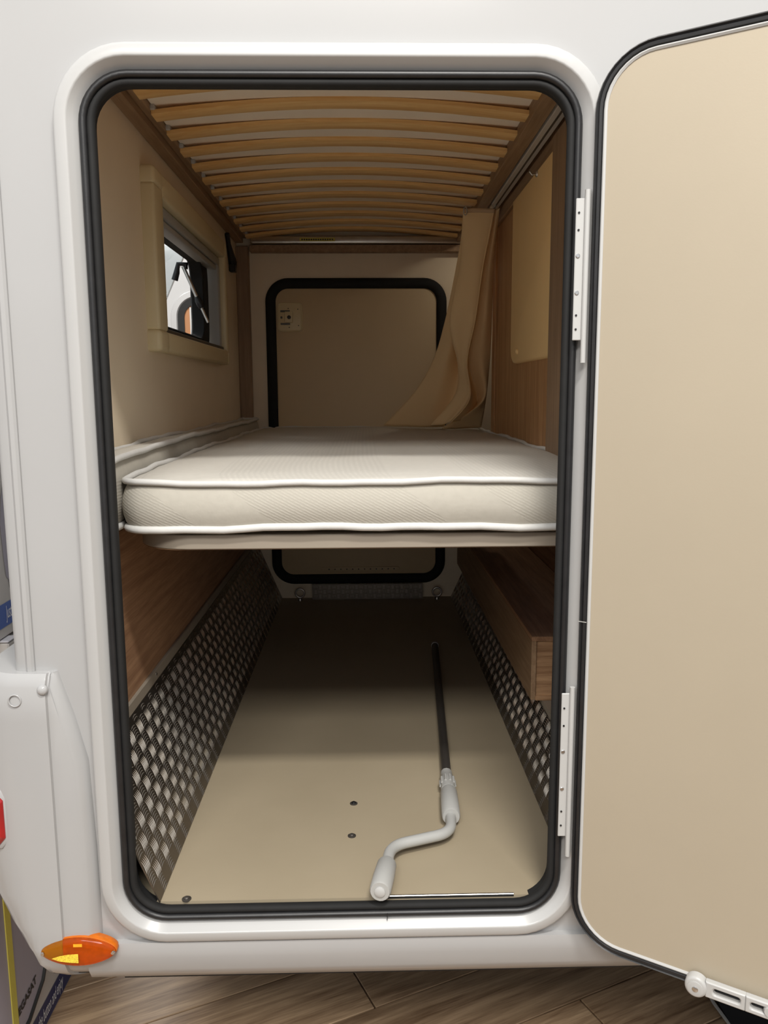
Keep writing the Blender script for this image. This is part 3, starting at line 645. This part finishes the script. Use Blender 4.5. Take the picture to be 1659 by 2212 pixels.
MB().box(XL-0.02, XL+0.018, FY0+0.085, FY1-0.036, FZ0+0.048, FZ0+0.062, 0.002, 1).build('bottom_guide', 'dark_steel', w1)
for yy in (FY1-0.052, FY1-0.070):
    MB().box(XL-0.028, XL+0.012, yy, yy+0.012, FZ0+0.06, 1.352, 0.002, 1).build('side_guide', 'grey_plastic', w1)
fw_ = lambda a, b, d: (d, a, b)
mb = MB(); sweep(mb, (0.73, 1.395, 1.085, 1.335, 0.055), [(0.0, -0.548), (0.004, -0.545), (0.012, -0.556), (0.025, -0.549), (0.04, -0.554), (0.115, -0.551), (0.115, -0.592), (0.012, -0.592), (0.0, -0.585)], f=fw_)
mb.build('rubber_frame', 'rubber_matt', w1, smooth=50)
# outward opening acrylic pane, hinged at the top
PA = R(25)
def pane(a, b, d): return (-0.596-math.sin(PA)*(1.44-b)-d*math.cos(PA), a, 1.44-math.cos(PA)*(1.44-b)+d*math.sin(PA)*-1)
mb = MB(); plate(mb, (0.69, 1.50, 1.02, 1.435, 0.06), 0.0, 0.004, f=pane); mb.build('pane', 'acrylic', w1, smooth=50)
mb = MB(); sweep(mb, (0.70, 1.49, 1.03, 1.425, 0.055), [(0.010, -0.001), (0.010, 0.006), (0.0, 0.006), (0.0, -0.001)], f=pane); mb.build('pane_edge', 'alu', w1, smooth=50)
sp = Vector((-0.605, 1.37, 1.321)); sb = Vector((-0.528, 1.37, 1.137)); sm = sp.lerp(sb, 0.62)
MB().tube([sp, sm], 0.0062, 10).build('stay_tube', 'alu', w1, smooth=60)
MB().tube([sm, sb], 0.0050, 10).build('stay_rod', 'alu', w1, smooth=60)
MB().tube([sp.lerp(sb, 0.54), sp.lerp(sb, 0.60), sp.lerp(sb, 0.68), sp.lerp(sb, 0.74)], [0.008, 0.012, 0.012, 0.009], 12).build('stay_clamp', 'black_plastic', w1, smooth=40)
MB().tube([sp+Vector((-0.03, 0.0, -0.045)), sp+Vector((-0.022, 0, -0.02)), sp+Vector((-0.016, 0, 0.008)), sp+Vector((0.012, 0, 0.006)), sp+Vector((0.008, 0, -0.008))], [0.011, 0.010, 0.008, 0.008, 0.008], 10).build('stay_bracket', 'black_plastic', w1, smooth=40)
# black strap bracket beside the window
MB_ = MB(); MB_.tube([(XL+0.008, 1.775, 1.503), (XL+0.009, 1.80, 1.470), (XL+0.012, 1.825, 1.435), (XL+0.013, 1.85, 1.41), (XL+0.012, 1.868, 1.384)], [0.010, 0.009, 0.014, 0.018, 0.014], 8)
sb_ = thing('strap_bracket', (XL, 1.82, 1.38), 'black plastic strap bracket on the cream wall beside the window', 'bracket')
MB_.build('strap', 'black_plastic', sb_, smooth=25)
MB().box(XL+0.001, XL+0.026, 1.835, 1.875, 1.372, 1.40, 0.003, 1).build('buckle', 'black_plastic', sb_)

# ================================================================== crank handle
ck = thing('crank_handle', (0.12, 0.4, 0.0), 'grey awning crank with bent handle lying on the garage floor', 'crank')
a0, a1 = Vector((0.2395, 1.316, 0.0125)), Vector((0.181, 0.325, 0.020))
MB().tube([a0, a1], 0.0115, 14).build('rod', 'dark_steel', ck, smooth=60)
dr = (a0-a1).normalized()
MB().tube([a0-dr*0.004, a0+dr*0.008], 0.0135, 16).build('end_cap', 'grey_plastic', ck, smooth=40)
c0 = a1+dr*0.02; c1 = Vector((0.1785, 0.262, 0.021))
MB().tube([c0, c0.lerp(c1, 0.35), c0.lerp(c1, 0.4), c1], [0.0135, 0.0145, 0.0165, 0.0165], 12).build('collar', 'grey_plastic', ck, smooth=30)
for k in range(10):
    an = R(36*k); q = c0.lerp(c1, 0.62); u = Vector((math.cos(an), 0, math.sin(an)))*0.0165
    MB().tube([q+u+dr*0.014, q+u-dr*0.012], 0.0026, 6).build('collar_rib', 'grey_plastic', ck, smooth=60)
g0, g1 = Vector((0.1785, 0.258, 0.021)), Vector((0.172, 0.146, 0.023))
MB().tube([g0, g0.lerp(g1, 0.05), g0.lerp(g1, 0.5), g0.lerp(g1, 0.96), g1], [0.0165, 0.0185, 0.0195, 0.0195, 0.0175], 20).build('grip', 'grey_plastic', ck, smooth=40)
def bend(P, rad, n=7):
    out = [Vector(P[0])]
    for i in range(1, len(P)-1):
        a, b, c = map(Vector, P[i-1:i+2]); d1 = (a-b).normalized(); d2 = (c-b).normalized(); q0, q1 = b+d1*rad, b+d2*rad
        for k in range(n+1):
            s_ = k/n; out.append(q0*(1-s_)**2+b*2*s_*(1-s_)+q1*s_*s_)
    out.append(Vector(P[-1])); return out
MB().tube(bend([(0.173, 0.170, 0.023), (0.166, 0.085, 0.024), (0.042, 0.038, 0.026), (0.031, -0.04, 0.026)], 0.034), 0.0108, 14).build('bent_tube', 'grey_plastic', ck, smooth=60)
h0, h1 = Vector((0.0335, -0.022, 0.026)), Vector((0.0185, -0.112, 0.030))
MB().tube([h0, h0.lerp(h1, 0.05), h0.lerp(h1, 0.5), h0.lerp(h1, 0.96), h1], [0.0165, 0.0185, 0.0195, 0.0190, 0.017], 20).build('grip', 'grey_plastic', ck, smooth=40)
mb = MB(); disc(mb, h1, (h1-h0), 0.0095, 0.003, 16, 0.001); mb.build('grip_end', 'white_plastic', ck, smooth=50)
# floor bolts
for q, lab in (((-0.033, 0.249), 'dark countersunk bolt in the floor, the farther of the middle pair'), ((-0.035, 0.119), 'dark countersunk bolt in the floor, the nearer of the middle pair'), ((-0.329, -0.078), 'dark bolt in the floor at the front left by the seal')):
    bt = thing('floor_bolt', (q[0], q[1], 0), lab, 'bolt')
    mb = MB(); disc(mb, (q[0], q[1], 0), (0, 0, 1), 0.0085, 0.002, 18); mb.build('washer', 'dark_steel', bt, smooth=40)
    mb = MB(); disc(mb, (q[0], q[1], 0.0015), (0, 0, 1), 0.005, 0.003, 12, 0.001); mb.build('head', 'black_plastic' if q[1] > 0.2 else 'dark_steel', bt, smooth=40)

# ================================================================== open hatch door
HX, HY, DA = 0.352, -0.128, R(33)
du = Vector((math.cos(DA), -math.sin(DA), 0)); dn = Vector((-math.sin(DA), -math.cos(DA), 0))    # along the leaf, and towards the viewer
fd = lambda a, b, d: tuple(Vector((HX, HY, 0))+du*a+Vector((0, 0, b))+dn*d)
d1 = thing('door_1', (HX, HY, -0.056), 'open hatch door with beige lining and black rubber seal at the right', 'hatch door', kind='structure')
RD = (0.0, 0.80, -0.057, 1.405, 0.088)
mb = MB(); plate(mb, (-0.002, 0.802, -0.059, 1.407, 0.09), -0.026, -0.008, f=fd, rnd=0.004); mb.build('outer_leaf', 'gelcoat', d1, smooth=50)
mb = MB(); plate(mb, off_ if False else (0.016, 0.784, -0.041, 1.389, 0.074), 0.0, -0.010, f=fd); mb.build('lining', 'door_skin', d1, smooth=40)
mb = MB(); sweep(mb, RD, [(0.0, -0.009), (0.0005, -0.001), (-0.003, 0.004), (-0.0055, 0.0015), (-0.0075, 0.0045), (-0.0115, 0.004), (-0.0135, 0.0), (-0.0135, -0.009)], f=fd); mb.build('seal', 'rubber', d1, smooth=40)
mb = MB(); sweep(mb, RD, [(-0.0135, -0.008), (-0.0135, 0.002), (-0.0155, 0.003), (-0.0185, 0.0012), (-0.019, -0.004)], f=fd); mb.build('edge_bead', 'white_plastic', d1, smooth=50)
MB().add([fd(0.0, 0.525, 0.0048), fd(0.0135, 0.525, 0.0048), fd(0.0135, 0.5235, 0.0048), fd(0.0, 0.5235, 0.0048)], [(0, 1, 2, 3)]).build('seal_joint', 'grey_plastic', d1)
# hinges
for z0, z1 in ((0.980, 1.195), (0.135, 0.395)):
    hg = MB().box(0.3285, 0.3435, -0.1215, -0.1180, z0, z1, 0.001, 1).build('hinge', 'white_plastic', d1)
    MB().tube([(0.3455, -0.1235, z0-0.035), (0.3455, -0.1235, z1+0.012)], 0.0045, 10).build('knuckle', 'white_plastic', hg, smooth=60)
    for k, (s_, rad, mt) in enumerate(((0.10, 0.0017, 'black_plastic'), (0.22, 0.0017, 'black_plastic'), (0.40, 0.0034, 'chrome'), (0.66, 0.0034, 'chrome'), (0.82, 0.0017, 'black_plastic'), (0.92, 0.0017, 'black_plastic'))):
        mb = MB(); disc(mb, (0.3330, -0.1213, z1-(z1-z0)*s_), (0, -1, 0), rad, 0.0018, 10); mb.build('screw' if mt == 'chrome' else 'screw_hole', mt, hg)
# slotted stay on the lower edge
sy = thing('door_stay', tuple(fd(0.3, -0.05, 0.02)), 'white slotted plastic stay on the lower edge of the hatch door', 'door stay')
SA, SZ, SL = 0.215, -0.045, 0.24
fs_ = lambda a, b, d: fd(SA+a, SZ+b, d)
def slot_bar(mb, x0, x1, hh, slots, d0, d1):
    """bar with rounded ends: outline ring bridged to each slot by splitting it in bays"""
    xs = [x0]+[0.5*(slots[i][1]+slots[i+1][0]) for i in range(len(slots)-1)]+[x1]
    for i, (a, b, sh) in enumerate(slots):
        ob = rrect(xs[i], xs[i+1], -hh, hh, hh*0.98 if False else 0.0005, 6); ib = rrect(a, b, -sh, sh, sh*0.98, 6)
        rings = [[fs_(q[0], q[1], dd) for q in lp] for lp, dd in ((ib, d0), (ob, d0), (ob, d1), (ib, d1))]
        mb.loft(rings, True, False, False, True)
mb = MB(); slot_bar(mb, 0.014, 0.40, 0.0135, [(0.026, 0.066, 0.0055), (0.080, 0.135, 0.0055), (0.150, 0.20, 0.0055), (0.215, 0.28, 0.0055), (0.295, 0.385, 0.0055)], 0.006, 0.018)
mb.build('bar', 'white_plastic', sy, bevel=0.0025)
mb = MB(); plate(mb, (SA-0.017, SA+0.017, SZ-0.019, SZ+0.0165, 0.0168), 0.021, 0.005, f=fd, rnd=0.004); mb.build('pivot', 'white_plastic', sy, smooth=60)
mb = MB(); disc(mb, fd(SA, SZ-0.003, 0.0205), dn, 0.0125, 0.002, 20); mb.build('pivot_cap', 'white_plastic', sy, smooth=40)
mb = MB(); disc(mb, fd(SA, SZ-0.003, 0.0215), dn, 0.0048, 0.002, 14); mb.build('screw', 'chrome', sy)
mb = MB(); disc(mb, fd(SA+0.108, SZ, 0.008), dn, 0.0095, 0.0115, 18); mb.build('peg', 'white_plastic', sy, smooth=40)

# black display base on the hall floor under the door
bs = thing('display_platform', (1.25, 0.3, G), 'black low display base on the plank floor below the hatch door', 'display base')
MB().prism([(0.836, 0.0, G), (0.836, 0.55, G), (1.7, 0.55, G), (1.7, 0.0, G)], (0, 0, 0.012)).build('panel', 'dark_mat', bs)
MB().tube([(0.83, 0.56, G+0.008), (0.826, 0.3, G+0.008), (0.836, 0.22, G+0.008), (0.838, -0.02, G+0.008)], 0.004, 8).build('edge_strip', 'grey_plastic', bs, smooth=60)

# ================================================================== boxes behind the vehicle corner
EX, EY = (0, 1, 0), (0, 0, 1)
FX = -0.76
b1 = thing('product_box', (-1.0, 0.55, G), 'large white carton low behind the bumper with navy slogan band and yellow strap', 'carton')
MB().box(-1.25, FX, 0.02, 0.78, G, 0.10, 0.003, 1).build('carton', 'card', b1)
MB().add([(FX+0.001, 0.02, G+0.006), (FX+0.001, 0.78, G+0.006), (FX+0.001, 0.78, G+0.064), (FX+0.001, 0.02, G+0.064)], [(0, 1, 2, 3)]).build('slogan_band', 'band_navy', b1)
text('slogan', 'Press the button and enjoy', 0.045, (FX+0.002, 0.20, G+0.024), EX, EY, 'print_white', b1, shear=0.2, width=0.385)
pts = [(0.02, -0.05), (0.30, -0.05), (0.335, -0.10), (0.35, -0.20), (0.345, -0.30), (0.325, -0.38), (0.28, -0.44), (0.20, -0.475), (0.02, -0.49)]
MB().add([(FX+0.001, a, b) for a, b in pts], [tuple(range(len(pts)))]).build('product_picture', 'product_grey', b1)
MB().tube([(FX+0.001, a, b) for a, b in pts[3:]], 0.006, 6).build('picture_edge', 'print_black', b1)
text('brand_print', 'MEGASAT', 0.026, (FX+0.0025, 0.135, -0.43), (0, 1, 0.10), (0, -0.1, 1), 'print_black', b1, bold=0.001)
MB().box(FX+0.001, FX+0.003, 0.128, 0.152, G, 0.10).build('strap', 'yellow', b1)
b2 = thing('product_box', (-0.95, 0.55, 0.10), 'small white carton with black lettering standing on the low carton', 'carton')
MB().box(-1.15, FX-0.02, 0.288, 0.72, 0.10, 0.365, 0.003, 1).build('carton', 'card', b2)
MB().box(-1.15, FX-0.019, 0.286, 0.33, 0.366, 0.371, 0.002, 1).build('flap', 'card_top', b2)
text('brand_print', 'MEGASAT', 0.05, (FX-0.0185, 0.335, 0.268), EX, EY, 'print_black', b2, bold=0.0015)
text('sub_print', 'BRANDED', 0.028, (FX-0.0185, 0.335, 0.234), EX, EY, 'print_grey', b2)
b3 = thing('product_box', (-1.0, 0.5, 0.372), 'tall white carton with blue band and grey product picture beside the corner moulding', 'carton')
MB().box(-1.22, FX-0.035, 0.10, 0.66, 0.372, 0.828, 0.003, 1).build('carton', 'card', b3)
f3 = FX-0.034
MB().add([(f3, 0.10, 0.396), (f3, 0.66, 0.396), (f3, 0.66, 0.448), (f3, 0.10, 0.448)], [(0, 1, 2, 3)]).build('slogan_band', 'band_blue', b3)
text('slogan', 'Just press the button', 0.042, (f3+0.001, 0.318, 0.412), EX, EY, 'print_white', b3, width=0.42)
pts = [(0.355, 0.715), (0.335, 0.68), (0.322, 0.62), (0.326, 0.55), (0.332, 0.505), (0.345, 0.492), (0.50, 0.492), (0.50, 0.715)]
MB().add([(f3+0.0005, a, b) for a, b in pts], [tuple(range(len(pts)))]).build('product_picture', 'product_grey', b3)
MB().add([(f3+0.0006, a, b) for a, b in ((0.345, 0.493), (0.40, 0.493), (0.395, 0.480), (0.372, 0.470), (0.345, 0.476))], [(0, 1, 2, 3, 4)]).build('picture_foot', 'product_dark', b3)
text('brand_print', 'MEGA', 0.034, (f3+0.001, 0.255, 0.785), EX, EY, 'print_black', b3, bold=0.0015)
text('sub_print', 'ORANGE', 0.016, (f3+0.001, 0.295, 0.768), EX, EY, 'print_grey', b3)
sh = thing('shelf_board', (-1.0, 0.6, 0.83), 'black shelf edge above the tall carton at the left border', 'shelf')
MB().box(-1.3, FX-0.03, 0.05, 1.1, 0.838, 0.858, 0.002, 1).build('board', 'black_plastic', sh)
MB().box(-1.3, -1.26, 0.05, 0.10, G, 0.838).build('post', 'black_plastic', sh); MB().box(-1.3, -1.26, 1.05, 1.10, G, 0.838).build('post', 'black_plastic', sh)

# ================================================================== second motorhome seen through the window
mh = thing('parked_motorhome', (-2.3, 5.6, G), 'white motorhome parked behind, seen through the small window', 'motorhome')
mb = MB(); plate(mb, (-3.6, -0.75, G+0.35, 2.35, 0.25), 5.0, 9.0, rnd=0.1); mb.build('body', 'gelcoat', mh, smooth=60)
RW = (-1.40, -0.95, 0.85, 1.585, 0.10)
mb = MB(); sweep(mb, RW, [(0.11, 5.0), (0.10, 4.975), (0.06, 4.97), (0.05, 4.985), (0.045, 5.0)]); mb.build('window_surround', 'gelcoat', mh, smooth=60)
mb = MB(); sweep(mb, RW, [(0.05, 5.0), (0.05, 4.975), (0.0, 4.975), (0.0, 5.0)]); mb.build('window_seal', 'rubber_matt', mh, smooth=60)
mb = MB(); plate(mb, RW, 4.985, 5.0); mb.build('window_blind', 'brown_print', mh, smooth=60)
MB().box(-1.355, -1.325, 4.97, 4.985, 0.9, 1.56).build('blind_rail', 'white_plastic', mh)
